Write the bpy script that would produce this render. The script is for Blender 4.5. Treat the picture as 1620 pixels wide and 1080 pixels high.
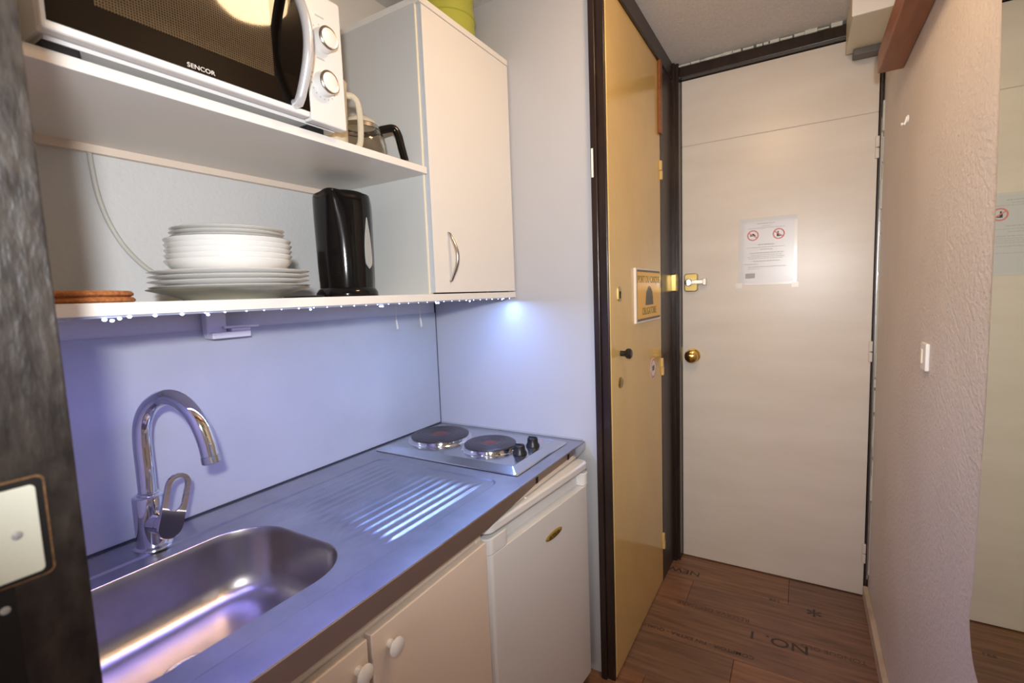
import bpy, bmesh, math, random
from mathutils import Vector, Matrix
random.seed(7)
S = bpy.context.scene
for o in list(bpy.data.objects): bpy.data.objects.remove(o)
C = S.collection
PI = math.pi

# ------------------------------------------------------------------ camera
def cam_axes(yaw, pitch, roll):
    cy, sy, cp, sp, cr, sr = math.cos(yaw), math.sin(yaw), math.cos(pitch), math.sin(pitch), math.cos(roll), math.sin(roll)
    f = Vector((-sy*cp, cy*cp, sp)); r0 = Vector((cy, sy, 0)); u0 = r0.cross(f)
    return cr*r0+sr*u0, -sr*r0+cr*u0, f
r_, u_, f_ = cam_axes(.5399, -.0952, -.0374)
cam_data = bpy.data.cameras.new('camera'); cam = bpy.data.objects.new('camera', cam_data); C.objects.link(cam)
M = Matrix((r_, u_, -f_)).transposed().to_4x4(); M.translation = Vector((0, 0, 1.4135)); cam.matrix_world = M
cam_data.sensor_width = 36; cam_data.lens = 36*767.72/1620; cam_data.clip_start = .02
cam_data.dof.use_dof = True; cam_data.dof.focus_distance = 1.3; cam_data.dof.aperture_fstop = 4.0
S.camera = cam

# ------------------------------------------------------------------ light
W = bpy.data.worlds.new('world'); S.world = W; W.use_nodes = True
W.node_tree.nodes['Background'].inputs[0].default_value = (1.0, .85, .76, 1)
W.node_tree.nodes['Background'].inputs[1].default_value = .23
S.view_settings.view_transform = 'Standard'; S.view_settings.look = 'None'
S.view_settings.exposure = .12; S.view_settings.gamma = 1; S.view_settings.use_curve_mapping = False

def lamp(name, kind, loc, energy, col, size=.05, size_y=None, rot=(0, 0, 0), parent=None, spot=None):
    l = bpy.data.lights.new(name, kind); l.energy = energy; l.color = col
    if kind == 'AREA':
        l.size = size
        if size_y: l.shape = 'RECTANGLE'; l.size_y = size_y
    else: l.shadow_soft_size = size
    if spot: l.spot_size, l.spot_blend = spot
    o = bpy.data.objects.new(name, l); C.objects.link(o); o.location = loc; o.rotation_euler = rot
    if parent: o.parent = parent
    return o
# flash on the camera's hot shoe
FLASH = lamp('flash', 'SPOT', (.05, -.09, 1.575), 78, (.96, .98, 1.0), .03, spot=(math.radians(88), 1.0)); FLASH.scale = (2.1, 1, 1)
FLASH.rotation_euler = Vector((-.50, .86, -.04)).to_track_quat('-Z', 'Y').to_euler()
# unseen warm fill lamp in the room behind the camera
fill_lamp = lamp('room_daylight', 'AREA', (-.3, -2.6, 1.5), 36, (1.0, .86, .78), 1.6, 1.6, rot=(math.radians(90), 0, 0))
# bluish light of the led string under the shelf
LED_A = lamp('led_light', 'AREA', (-.945, .62, 1.392), 2.7, (.27, .27, 1.0), .70, .012, rot=(0, 0, PI/2))
LED_B = lamp('led_light', 'AREA', (-.945, 1.27, 1.392), 2.9, (.24, .42, 1.0), .60, .012, rot=(0, 0, PI/2))

# ------------------------------------------------------------------ materials
def mat(name, col, rough=.5, metal=0, bump=None, noise=None, trans=0, alpha=1, emit=None, ior=1.45, coat=0, spec=None, aniso=0):
    m = bpy.data.materials.new(name); m.use_nodes = True; nt = m.node_tree; b = nt.nodes['Principled BSDF']
    I = b.inputs
    I['Base Color'].default_value = (*col, 1); I['Roughness'].default_value = rough; I['Metallic'].default_value = metal
    I['Transmission Weight'].default_value = trans; I['Alpha'].default_value = alpha; I['IOR'].default_value = ior; I['Coat Weight'].default_value = coat
    if spec is not None: I['Specular IOR Level'].default_value = spec
    if emit: I['Emission Color'].default_value = (*emit[0], 1); I['Emission Strength'].default_value = emit[1]
    tc = nt.nodes.new('ShaderNodeTexCoord'); mp = nt.nodes.new('ShaderNodeMapping'); nt.links.new(tc.outputs['Object'], mp.inputs[0])
    if noise:   # (scale vec, colour2, lo, hi)
        mp.inputs['Scale'].default_value = noise[0]
        n = nt.nodes.new('ShaderNodeTexNoise'); n.inputs['Scale'].default_value = 1; n.inputs['Detail'].default_value = 6; n.inputs['Roughness'].default_value = .6
        nt.links.new(mp.outputs[0], n.inputs['Vector'])
        r = nt.nodes.new('ShaderNodeValToRGB'); r.color_ramp.elements[0].position = noise[2]; r.color_ramp.elements[1].position = noise[3]
        r.color_ramp.elements[0].color = (*noise[1], 1); r.color_ramp.elements[1].color = (*col, 1)
        nt.links.new(n.outputs[0], r.inputs[0]); nt.links.new(r.outputs[0], I['Base Color'])
    if bump:    # (scale, strength, distance)
        n2 = nt.nodes.new('ShaderNodeTexNoise'); n2.inputs['Detail'].default_value = 3
        if isinstance(bump[0], tuple):
            mp2 = nt.nodes.new('ShaderNodeMapping'); mp2.inputs['Scale'].default_value = bump[0]
            nt.links.new(tc.outputs['Object'], mp2.inputs[0]); nt.links.new(mp2.outputs[0], n2.inputs['Vector']); n2.inputs['Scale'].default_value = 1
        else:
            nt.links.new(tc.outputs['Object'], n2.inputs['Vector']); n2.inputs['Scale'].default_value = bump[0]
        bp = nt.nodes.new('ShaderNodeBump'); bp.inputs['Strength'].default_value = bump[1]; bp.inputs['Distance'].default_value = bump[2]
        nt.links.new(n2.outputs[0], bp.inputs['Height']); nt.links.new(bp.outputs[0], I['Normal'])
    return m
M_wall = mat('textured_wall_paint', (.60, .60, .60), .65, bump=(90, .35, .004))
M_rwall = mat('orange_peel_wall_paint', (.74, .68, .64), .5, bump=((60, 75, 110), .55, .005), noise=((3, 3, 2), (.66, .59, .54), .3, .75))
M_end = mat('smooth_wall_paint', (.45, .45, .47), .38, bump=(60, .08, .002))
M_splash = mat('glossy_splash_panel', (.44, .45, .47), .2, bump=(14, .05, .002), noise=((2, 3, 3), (.38, .39, .41), .25, .7))
M_ceil = mat('speckled_ceiling', (.72, .69, .67), .9, bump=(160, .5, .004), noise=((120, 120, 120), (.62, .59, .57), .35, .65))
M_lam = mat('white_laminate', (.74, .71, .67), .35, bump=(220, .04, .001))
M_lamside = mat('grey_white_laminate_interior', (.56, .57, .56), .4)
M_lamgrey = mat('light_grey_laminate_edge', (.50, .53, .58), .4)
M_base = mat('cream_cabinet_laminate', (.74, .62, .52), .38, bump=(200, .05, .001))
M_seam = mat('dark_silicone', (.03, .03, .035), .5)
M_joint = mat('door_joint', (.46, .42, .37), .7)
M_post = mat('worn_dark_stained_wood', (.040, .031, .025), .42, noise=((45, 45, 26), (.010, .007, .006), .36, .72), bump=((90, 90, 30), .5, .003))
M_dark = mat('dark_brown_wood_trim', (.030, .016, .012), .3, noise=((30, 30, 4), (.012, .007, .006), .3, .7), bump=((120, 120, 8), .3, .002))
M_darkpanel = mat('brown_stained_panel', (.060, .040, .034), .4, noise=((20, 20, 3), (.030, .019, .016), .3, .7))
M_red = mat('reddish_brown_wood', (.30, .10, .030), .4, noise=((40, 5, 60), (.19, .058, .018), .3, .7), bump=((120, 10, 120), .3, .002))
M_yellow = mat('glossy_yellow_paint', (.70, .49, .19), .16, bump=(35, .10, .002), noise=((4, 4, 3), (.64, .435, .155), .3, .7))
M_door = mat('off_white_door_paint', (.70, .65, .59), .3, bump=((5, 5, 40), .12, .002), noise=((2, 2, 9), (.64, .585, .52), .3, .7))
M_steel = mat('brushed_stainless_steel', (.50, .50, .53), .33, metal=1, noise=((9, 9, 9), (.38, .38, .42), .3, .7), bump=((300, 8, 300), .05, .0006))
M_bowl = mat('satin_stainless_bowl', (.48, .45, .44), .3, metal=1, bump=((12, 260, 12), .05, .0006), noise=((14, 14, 14), (.40, .37, .36), .3, .7))
M_steel2 = mat('polished_stainless_steel', (.58, .59, .60), .2, metal=1, bump=((200, 6, 200), .03, .0005))
M_band = mat('dull_steel_edge_band', (.50, .43, .38), .42, metal=1)
M_chrome = mat('chrome', (.78, .78, .80), .05, metal=1)
M_nickel = mat('satin_nickel', (.55, .50, .44), .25, metal=1)
M_brass = mat('polished_brass', (.72, .50, .16), .13, metal=1)
M_dbrass = mat('aged_brass', (.42, .32, .12), .3, metal=1)
M_gold = mat('gold_emblem', (.50, .36, .08), .35, metal=.6)
M_hot = mat('cast_iron_hotplate', (.045, .035, .033), .33, noise=((60, 60, 60), (.030, .024, .024), .3, .7), bump=(150, .1, .001))
M_hotred = mat('reddish_hotplate_centre', (.12, .03, .02), .4)
M_blackp = mat('black_plastic', (.012, .012, .012), .35)
M_gloss = mat('glossy_black_plastic', (.006, .005, .005), .1, spec=.35)
M_glassb = mat('black_oven_glass', (.005, .003, .002), .03, spec=.22)
M_white = mat('white_plastic', (.78, .75, .72), .28)
M_cream = mat('cream_plastic', (.74, .68, .54), .35)
M_whitei = mat('white_enamel', (.70, .69, .68), .22)
M_porc = mat('white_porcelain', (.72, .71, .69), .12, coat=.3)
M_porcs = mat('stained_porcelain_underside', (.27, .25, .18), .3, noise=((30, 30, 60), (.20, .20, .17), .3, .7))  # darker brownish porcelain, covers the whole lowest plate
M_cork = mat('cork', (.42, .16, .05), .85, noise=((160, 160, 160), (.26, .085, .025), .35, .62), bump=(220, .7, .003))
M_grey = mat('grey_plastic', (.35, .36, .36), .3)
M_cable = mat('ivory_cable', (.50, .49, .45), .45)
M_lime = mat('lime_green_plastic', (.42, .42, .06), .4)
M_frost = mat('translucent_plastic', (.80, .74, .60), .3, trans=.45, ior=1.2)
M_glass = mat('clear_glass', (.97, .95, .9), .02, trans=1, ior=1.3)
M_paper = mat('laminated_paper', (.57, .59, .63), .25, coat=.5)
M_print = mat('grey_print', (.42, .43, .45), .6)
M_redp = mat('red_print', (.62, .20, .20), .5)
M_blackpr = mat('dark_print', (.05, .05, .055), .6)
M_signw = mat('white_sign_edge', (.78, .72, .66), .35)
M_signy = mat('yellow_sign_print', (.86, .47, .03), .3)
M_signg = mat('grey_sign_print', (.13, .12, .11), .5)
M_signol = mat('olive_sign_lettering', (.20, .17, .04), .5)
M_bare = mat('bare_chipped_wood', (.20, .10, .035), .7, noise=((200, 200, 200), (.09, .045, .02), .35, .65))
M_black = mat('black_recess', (.006, .005, .005), .8)
M_plaster = mat('broken_plaster', (.55, .58, .52), .9, bump=(120, 1, .004))
M_box = mat('cream_box_paint', (.72, .66, .50), .4)
M_boxw = mat('white_box_paint', (.74, .72, .68), .4)
M_skirt = mat('worn_cream_baseboard', (.58, .49, .38), .5, noise=((20, 7, 20), (.38, .30, .22), .2, .55))
M_mirror = mat('mirror_silver', (.78, .83, .72), .0, metal=1)
M_medge = mat('mirror_edge', (.20, .22, .18), .3)
M_satin = mat('satin_silver_handle', (.80, .80, .82), .22, metal=.55)
M_led = mat('led_glow', (.9, .9, 1), .3, emit=((.45, .55, 1.0), 14))
M_globe = mat('lit_opal_globe', (1, .9, .75), .3, emit=((1.0, .67, .36), 54))
M_wire = mat('clear_wire', (.35, .38, .5), .3)

def floor_mat(i):
    a, b = [((.330, .175, .100), (.160, .082, .050)), ((.285, .158, .100), (.140, .076, .050)), ((.350, .178, .098), (.180, .088, .052)), ((.260, .150, .100), (.130, .075, .052))][i]
    return mat('printed_wood_plank', a, .38, noise=((3.5, 48, 10), b, .33, .68), bump=((6, 90, 10), .25, .002))
FM = [floor_mat(i) for i in range(4)]
M_stamp = mat('dark_stamp_ink', (.045, .034, .032), .5)
M_stamp2 = mat('faded_stamp_ink', (.11, .058, .038), .5)

def window_mesh_mat():
    m = bpy.data.materials.new('perforated_oven_window'); m.use_nodes = True; nt = m.node_tree; b = nt.nodes['Principled BSDF']
    b.inputs['Roughness'].default_value = .05; b.inputs['Specular IOR Level'].default_value = .3
    tc = nt.nodes.new('ShaderNodeTexCoord'); mp = nt.nodes.new('ShaderNodeMapping'); mp.inputs['Scale'].default_value = (250, 250, 250)
    v = nt.nodes.new('ShaderNodeTexVoronoi'); v.inputs['Randomness'].default_value = 0; v.inputs['Scale'].default_value = 1
    r = nt.nodes.new('ShaderNodeValToRGB'); r.color_ramp.elements[0].position = .25; r.color_ramp.elements[1].position = .42
    r.color_ramp.elements[0].color = (.012, .008, .005, 1); r.color_ramp.elements[1].color = (.075, .05, .026, 1)
    nt.links.new(tc.outputs['Object'], mp.inputs[0]); nt.links.new(mp.outputs[0], v.inputs['Vector']); nt.links.new(v.outputs['Distance'], r.inputs[0]); nt.links.new(r.outputs[0], b.inputs['Base Color'])
    return m
M_perf = window_mesh_mat()

# ------------------------------------------------------------------ helpers
def link(name, me, parent=None):
    o = bpy.data.objects.new(name, me); C.objects.link(o)
    if parent: o.parent = parent
    return o
def fin(name, bm, m, parent=None, smooth=False, bevel=0, seg=2, loc=None, rot=None):
    me = bpy.data.meshes.new(name)
    bmesh.ops.recalc_face_normals(bm, faces=bm.faces)
    if smooth:
        for f in bm.faces: f.smooth = True
    bm.to_mesh(me); bm.free(); me.materials.append(m)
    if smooth: me.set_sharp_from_angle(angle=math.radians(40))
    o = link(name, me, parent)
    if bevel:
        md = o.modifiers.new('bevel', 'BEVEL'); md.width = bevel; md.segments = seg; md.limit_method = 'ANGLE'; md.angle_limit = math.radians(40)
    if loc: o.location = loc
    if rot: o.rotation_euler = rot
    return o
def bx(bm, a, b):
    vs = [bm.verts.new((x, y, z)) for x in (a[0], b[0]) for y in (a[1], b[1]) for z in (a[2], b[2])]
    for f in ((0, 1, 3, 2), (4, 6, 7, 5), (0, 4, 5, 1), (2, 3, 7, 6), (0, 2, 6, 4), (1, 5, 7, 3)): bm.faces.new([vs[i] for i in f])
def box(name, a, b, m, parent=None, bevel=0, seg=2):
    bm = bmesh.new(); bx(bm, a, b); return fin(name, bm, m, parent, bevel=bevel, seg=seg)
def boxes(name, lst, m, parent=None, bevel=0):
    bm = bmesh.new()
    for a, b in lst: bx(bm, a, b)
    return fin(name, bm, m, parent, bevel=bevel)
def lathe(bm, prof, n=48, origin=(0, 0, 0), axis=(0, 0, 1), sx=1, sy=1):
    q = Vector(axis).normalized().to_track_quat('Z', 'Y'); O = Vector(origin); rings = []
    for r, z in prof:
        if r <= 1e-6: rings.append([bm.verts.new(O+q@Vector((0, 0, z)))]); continue
        rings.append([bm.verts.new(O+q@Vector((r*sx*math.cos(2*PI*k/n), r*sy*math.sin(2*PI*k/n), z))) for k in range(n)])
    for A, B in zip(rings, rings[1:]):
        for k in range(n):
            k2 = (k+1) % n
            if len(A) == 1 and len(B) == 1: continue
            if len(A) == 1: bm.faces.new((A[0], B[k], B[k2]))
            elif len(B) == 1: bm.faces.new((A[k], B[0], A[k2]))
            else: bm.faces.new((A[k], B[k], B[k2], A[k2]))
def turned(name, prof, m, parent=None, n=48, origin=(0, 0, 0), axis=(0, 0, 1), sx=1, sy=1):
    bm = bmesh.new(); lathe(bm, prof, n, origin, axis, sx, sy); return fin(name, bm, m, parent, smooth=True)
def tube(bm, pts, rad, n=16, flat=1):
    pts = [Vector(p) for p in pts]; rads = rad if isinstance(rad, (list, tuple)) else [rad]*len(pts)
    T = [(pts[min(i+1, len(pts)-1)]-pts[max(i-1, 0)]).normalized() for i in range(len(pts))]
    up = Vector((0, 0, 1)) if abs(T[0].z) < .9 else Vector((0, 1, 0)); N = T[0].cross(up).normalized(); rings = []
    for p, t, r in zip(pts, T, rads):
        N = (N-t*N.dot(t)).normalized(); B = t.cross(N)
        rings.append([bm.verts.new(p+N*r*math.cos(2*PI*k/n)+B*r*flat*math.sin(2*PI*k/n)) for k in range(n)])
    for A, B in zip(rings, rings[1:]):
        for k in range(n): bm.faces.new((A[k], A[(k+1) % n], B[(k+1) % n], B[k]))
    bm.faces.new(rings[0]); bm.faces.new(rings[-1])
def tubeo(name, pts, rad, m, parent=None, n=16, flat=1):
    bm = bmesh.new(); tube(bm, pts, rad, n, flat); return fin(name, bm, m, parent, smooth=True)
def empty(name, loc=(0, 0, 0), rz=0):
    o = bpy.data.objects.new(name, None); C.objects.link(o); o.location = loc; o.rotation_euler = (0, 0, rz); o.empty_display_size = .05; return o
def tag(o, label, cat, group=None):
    o['label'] = label; o['category'] = cat
    if group: o['group'] = group
    return o
def struct(o, label=None):
    o['kind'] = 'structure'
    if label: o['label'] = label
    return o
def bez(p, n=24):
    p = [Vector(q) for q in p]; out = []
    for i in range(n+1):
        t = i/n; out.append((1-t)**3*p[0]+3*(1-t)**2*t*p[1]+3*(1-t)*t*t*p[2]+t**3*p[3])
    return out
def catmull(P, n=8):
    P = [Vector(p) for p in P]; P = [2*P[0]-P[1]]+P+[2*P[-1]-P[-2]]; out = []
    for i in range(1, len(P)-2):
        for k in range(n):
            t = k/n; a, b, c, d = P[i-1:i+3]
            out.append(.5*((2*b)+(c-a)*t+(2*a-5*b+4*c-d)*t*t+(3*b-a-3*c+d)*t**3))
    out.append(P[-2]); return out
def text(name, s, size, m, parent, loc, rot, sx=1, ext=.0003, align='CENTER'):
    cu = bpy.data.curves.new(name, 'FONT'); cu.body = s; cu.size = size; cu.extrude = ext; cu.offset = 0 if s == 'SENCOR' else size*.006; cu.align_x = align; cu.align_y = 'CENTER'
    t = bpy.data.objects.new('tmp', cu); C.objects.link(t); dg = bpy.context.evaluated_depsgraph_get(); dg.update()
    me = bpy.data.meshes.new_from_object(t.evaluated_get(dg)); bpy.data.objects.remove(t)
    me.name = name; me.materials.clear(); me.materials.append(m)
    if sx != 1:
        for v in me.vertices: v.co.x *= sx
    o = link(name, me, parent); o.location = loc; o.rotation_euler = rot; return o
RX = (PI/2, 0, PI/2)     # text on a face looking +X
RYF = (PI/2, 0, 0)       # text on a face looking -Y
def rrect(x0, y0, x1, y1, r, n=10):
    out = []
    for cx, cy, a in ((x1-r, y1-r, 0), (x0+r, y1-r, 90), (x0+r, y0+r, 180), (x1-r, y0+r, 270)):
        for k in range(n+1):
            t = math.radians(a+90*k/n); out.append((cx+r*math.cos(t), cy+r*math.sin(t)))
    return out
def extr(bm, pts, d):   # closed loop of Vectors extruded by vector d
    A = [bm.verts.new(p) for p in pts]; B = [bm.verts.new(Vector(p)+Vector(d)) for p in pts]; n = len(A)
    bm.faces.new(A); bm.faces.new(B[::-1])
    for k in range(n): bm.faces.new((A[k], A[(k+1) % n], B[(k+1) % n], B[k]))

# ------------------------------------------------------------------ setting
XB, XF, YN, YD, XR, ZC = -1.33, -.614, 1.595, 2.5675, .276, 2.48
XY = -.558
fl = struct(box('floor', (-1.6, -3.0, -.06), (3.0, 3.0, -.006), M_seam))
ys = [2.58-.23*k for k in range(0, 13)]
cuts = {0: [-.03], 1: [-.43], 2: [.62], 3: [-.2]}
for i in range(12):
    y1, y0 = ys[i], ys[i+1]
    xs = [-.75]+[c for c in cuts.get(i, [random.uniform(-.5, .2)])]+[random.uniform(.3, .9), 1.6]
    xs = sorted(xs); off = 0
    for k, (a, b) in enumerate(zip(xs, xs[1:])):
        if b-a < .05: continue
        if y1 < 1.62: a2 = max(a, -1.3)
        box('plank', (a+.0006, y0+.0007, -.012), (b-.0006, y1-.0007, 0), FM[(i*2+k*3+(i//2)) % 4], fl, bevel=.0008, seg=1)
def stamp(s, size, x, y, m, sx=1): return text('stamped_lettering', s, size, m, fl, (x, y, .0003), (0, 0, PI), sx, .0002)
stamp('NEW', .052, -.485, 2.412, M_stamp, 1.25)
stamp('NO. 1', .068, -.062, 2.070, M_stamp, 1.25)
stamp('RESERVA DECUARE', .036, -.315, 2.154, M_stamp2, .95)
stamp('COMPTOIR - FIN EXTRA - QUALITY', .026, -.36, 1.932, M_stamp, 1.1)
stamp('TONGUE OLD', .030, .125, 2.095, M_stamp2, 1.1)
stamp('LEE', .026, -.085, 2.356, M_stamp, 1.1)
text('stamped_lettering', '*', .12, M_stamp, fl, (.068, 2.36, .0003), (0, 0, PI), 1.1, .0002)
struct(box('ceiling', (-1.6, -3.0, ZC), (XR+.1, 3.0, ZC+.08), M_ceil))
struct(box('wall_back', (XB-.1, .0, 0), (XB, YN+.1, ZC), M_wall))
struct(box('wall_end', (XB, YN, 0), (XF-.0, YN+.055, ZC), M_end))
struct(box('wall_left', (XB, .10, 0), (-.665, .172, ZC), M_wall))
struct(box('wall_room', (-.72, -2.0, 0), (-.665, .02, ZC), M_wall))
rw = struct(box('wall_right', (XR, -.9, 0), (XR+.1, YD+.1, ZC), M_rwall))
struct(box('wall_closet', (-1.3, YN+.055, 0), (XY-.03, YN+.075, ZC), M_dark))
sp = box('splash_panel', (XB, .172, .884), (XB+.004, YN-.004, 1.352), M_splash); tag(sp, 'glossy pale splash panel on the back wall above the counter', 'panel')
sp['kind'] = 'structure'; del sp['category']
for nm, a, b in (('trim_1', (XB+.004, .175, .879), (XB+.008, YN, .8835)), ('trim_2', (XB, YN-.004, .88), (XB+.005, YN, 1.40)), ('trim_3', (XB, YN-.003, .881), (XF-.06, YN, .8865))):
    struct(box(nm, a, b, M_grey if nm == 'trim_3' else M_seam))
# left post of the niche, close to the camera
post = struct(box('trim_4', (-.665, .02, 0), (-.600, .1735, ZC), M_post, bevel=.002))
# jamb between niche and closet, stepped
struct(boxes('trim_5', [((-.6105, 1.567, 0), (-.588, 1.652, ZC)), ((-.589, 1.576, 0), (-.5595, 1.588, ZC))], M_dark, bevel=.003))
bt = box('tape_strip', (-.607, 1.5655, 1.792), (-.600, 1.5670, 1.885), M_white); tag(bt, 'small white tape strip stuck on the dark jamb', 'tape')
# brown panel between closet and entrance door
struct(box('trim_6', (XY-.05, 2.283, 0), (XY+.002, 2.52, ZC), M_darkpanel, bevel=.002))
struct(boxes('trim_7', [((XY-.03, 2.505, 0), (-.523, 2.60, ZC)), ((XY-.02, 2.488, 0), (-.538, 2.52, ZC))], M_dark, bevel=.003))
struct(box('trim_8', (-.56, 2.525, 2.418), (XR, 2.62, ZC-.012), M_dark, bevel=.003))
struct(box('trim_9', (XY-.0295, 1.589, 2.405), (XY+.010, 2.53, ZC), M_dark, bevel=.002))
struct(box('trim_10', (XY+.001, 2.245, 2.10), (XY+.012, 2.284, 2.41), M_red, bevel=.002))
# ragged plaster line over the entrance head
bm = bmesh.new(); x = -.54
while x < .12:
    w = random.uniform(.02, .05); h = random.uniform(.004, .012); bx(bm, (x, 2.518, ZC-.012-h*.3), (x+w, 2.540, ZC-.012+h)); x += w*random.uniform(.8, 1.3)
struct(fin('trim_11', bm, M_plaster))
# wall behind the entrance door + hinge-side metal strip and plaster
struct(box('wall_entrance', (-1.3, 2.62, 0), (XR+.1, 2.70, ZC), M_dark))
struct(box('trim_12', (.2625, 2.563, 0), (.270, 2.60, 2.40), M_darkpanel))
bm = bmesh.new(); z = .12
while z < 2.05:
    h = random.uniform(.03, .12); w = random.uniform(.002, .007); bx(bm, (.2765-w, 2.548-random.uniform(0, .012), z), (.277, 2.57, z+h)); z += h*random.uniform(.9, 1.3)
struct(fin('trim_13', bm, M_plaster))
struct(boxes('trim_14', [((.268, 2.556, .09), (.2745, 2.563, 2.08))], M_steel2))
struct(box('baseboard_right', (.257, 1.13, 0), (XR, YD-.01, .058), M_skirt, bevel=.003))
struct(box('baseboard_right', (.257, -.9, 0), (XR, 1.128, .058), M_skirt, bevel=.003))

# ------------------------------------------------------------------ entrance door
dr = struct(empty('door_1', (-.13, YD, 0)))
def P(o, root):   # parent with world-coordinate mesh
    o.parent = root; o.matrix_parent_inverse = root.matrix_world.inverted() if False else Matrix.Translation(-Vector(root.location)); return o
bm = bmesh.new(); bx(bm, (-.521, YD, .006), (.259, YD+.045, 2.106)); bx(bm, (-.521, YD, 2.1085), (.259, YD+.045, 2.415)); bx(bm, (-.519, YD+.003, .01), (.257, YD+.04, 2.41))
P(fin('door_panel', bm, M_door, bevel=.0012, seg=1), dr)
P(box('door_groove', (-.518, YD+.001, 2.1055), (.256, YD+.0032, 2.109), M_joint), dr)
for z in (.16, 1.07, 1.92):
    P(boxes('hinge', [((.250, YD-.010, z), (.264, YD+.004, z+.042)), ((.250, YD-.010, z+.045), (.264, YD+.004, z+.090))], M_door, bevel=.003), dr)
kb = P(turned('door_knob', [(0, .068), (.016, .067), (.030, .058), (.034, .044), (.028, .032), (.014, .024), (.012, .010), (.034, .008), (.036, 0), (0, 0)], M_brass, n=32, origin=(-.470, YD, 1.075), axis=(0, -1, 0)), dr)
P(box('latch_plate', (-.526, YD-.003, 1.045), (-.519, YD+.02, 1.115), M_dbrass), dr)
bm = bmesh.new(); extr(bm, [(x, YD, z) for x, z in rrect(-.508, 1.398, -.444, 1.487, .014, 5)], (0, -.024, 0))
db = P(fin('deadbolt', bm, M_dbrass, bevel=.004, smooth=False), dr)
cy = turned('lock_cylinder', [(0, .046), (.014, .046), (.018, .042), (.019, 0), (0, 0)], M_chrome, n=28, origin=(-.484, YD, 1.443), axis=(0, -1, 0)); cy.parent = db
lv = boxes('thumb_turn', [((-.470, YD-.040, 1.434), (-.415, YD-.026, 1.454)), ((-.418, YD-.042, 1.428), (-.402, YD-.022, 1.460))], M_nickel, bevel=.002); lv.parent = db
kp = tag(box('lock_keeper', (-.560, 2.493, 1.400), (-.531, 2.520, 1.487), M_brass, bevel=.005), 'brass lock keeper on the dark frame beside the deadbolt', 'lock keeper')
kp.location.y = -.012

# laminated notice on the door
sh = empty('notice_sheet', (-.142, YD-.001, 1.57)); tag(sh, 'laminated paper notice with two no-smoking circles on the white door', 'notice')
def Q(o): return P(o, sh)
bm = bmesh.new(); extr(bm, [(x, YD-.0005, z) for x, z in rrect(-.264, 1.418, -.022, 1.728, .012, 4)], (0, -.002, 0)); Q(fin('laminate', bm, mat('clear_laminate', (.62, .62, .60), .2, coat=.6)))
bm = bmesh.new(); extr(bm, [(x, YD-.0025, z) for x, z in rrect(-.252, 1.428, -.034, 1.718, .004, 2)], (0, -.0008, 0)); Q(fin('paper', bm, M_paper))
def ring(bm, c, r0, r1, y, th, n=32):
    for k in range(n):
        a, b = 2*PI*k/n, 2*PI*(k+1)/n
        pts = [(c[0]+r*math.cos(t), y, c[1]+r*math.sin(t)) for r, t in ((r0, a), (r1, a), (r1, b), (r0, b))]
        extr(bm, [Vector(p) for p in pts], (0, -th, 0))
for cx in (-.202, -.096):
    bm = bmesh.new(); ring(bm, (cx, 1.648), .019, .0245, YD-.0033, .0004)
    a = math.radians(-35); d = Vector((math.cos(a), 0, math.sin(a)))*.021; w = Vector((-math.sin(a), 0, math.cos(a)))*.0022; c0 = Vector((cx, YD-.0038, 1.648))
    extr(bm, [c0-d-w, c0+d-w, c0+d+w, c0-d+w], (0, -.0003, 0)); Q(fin('prohibition_circle', bm, M_redp))
    bm = bmesh.new()
    if cx < -.15: bx(bm, (cx-.012, YD-.0036, 1.645), (cx+.011, YD-.0033, 1.650)); bx(bm, (cx-.004, YD-.0036, 1.65), (cx+.006, YD-.0033, 1.656))
    else: bx(bm, (cx-.008, YD-.0036, 1.636), (cx+.001, YD-.0033, 1.650)); bx(bm, (cx-.005, YD-.0036, 1.650), (cx+.000, YD-.0033, 1.660)); bx(bm, (cx+.001, YD-.0036, 1.637), (cx+.009, YD-.0033, 1.641))
    Q(fin('pictogram', bm, M_blackpr))
bm = bmesh.new()
for z, a, b, h in ((1.700, -.185, -.110, .004), (1.689, -.165, -.125, .0025), (1.680, -.222, -.068, .0025), (1.604, -.180, -.112, .004), (1.592, -.228, -.070, .0022), (1.582, -.172, -.120, .003),
                (1.566, -.215, -.075, .003), (1.557, -.208, -.080, .0022), (1.549, -.224, -.070, .0022), (1.541, -.220, -.078, .0022), (1.528, -.200, -.090, .003), (1.515, -.236, -.180, .003), (1.502, -.220, -.066, .0025), (1.493, -.222, -.172, .0022)):
    x = a
    while x < b:
        w = random.uniform(.006, .014); bx(bm, (x, YD-.0036, z-h/2), (min(x+w, b), YD-.0033, z+h/2)); x += w+.0022
o = Q(fin('printed_lines', bm, M_print)); o['kind'] = 'stuff'
Q(box('printed_block', (-.233, YD-.0036, 1.450), (-.192, YD-.0033, 1.473), M_print))
for x, z in ((-.262, 1.415), (-.030, 1.412)):
    Q(box('clear_tape', (x-.012, YD-.0032, z-.010), (x+.016, YD-.0026, z+.014), mat('glossy_tape', (.80, .80, .78), .08, coat=1)))

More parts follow.
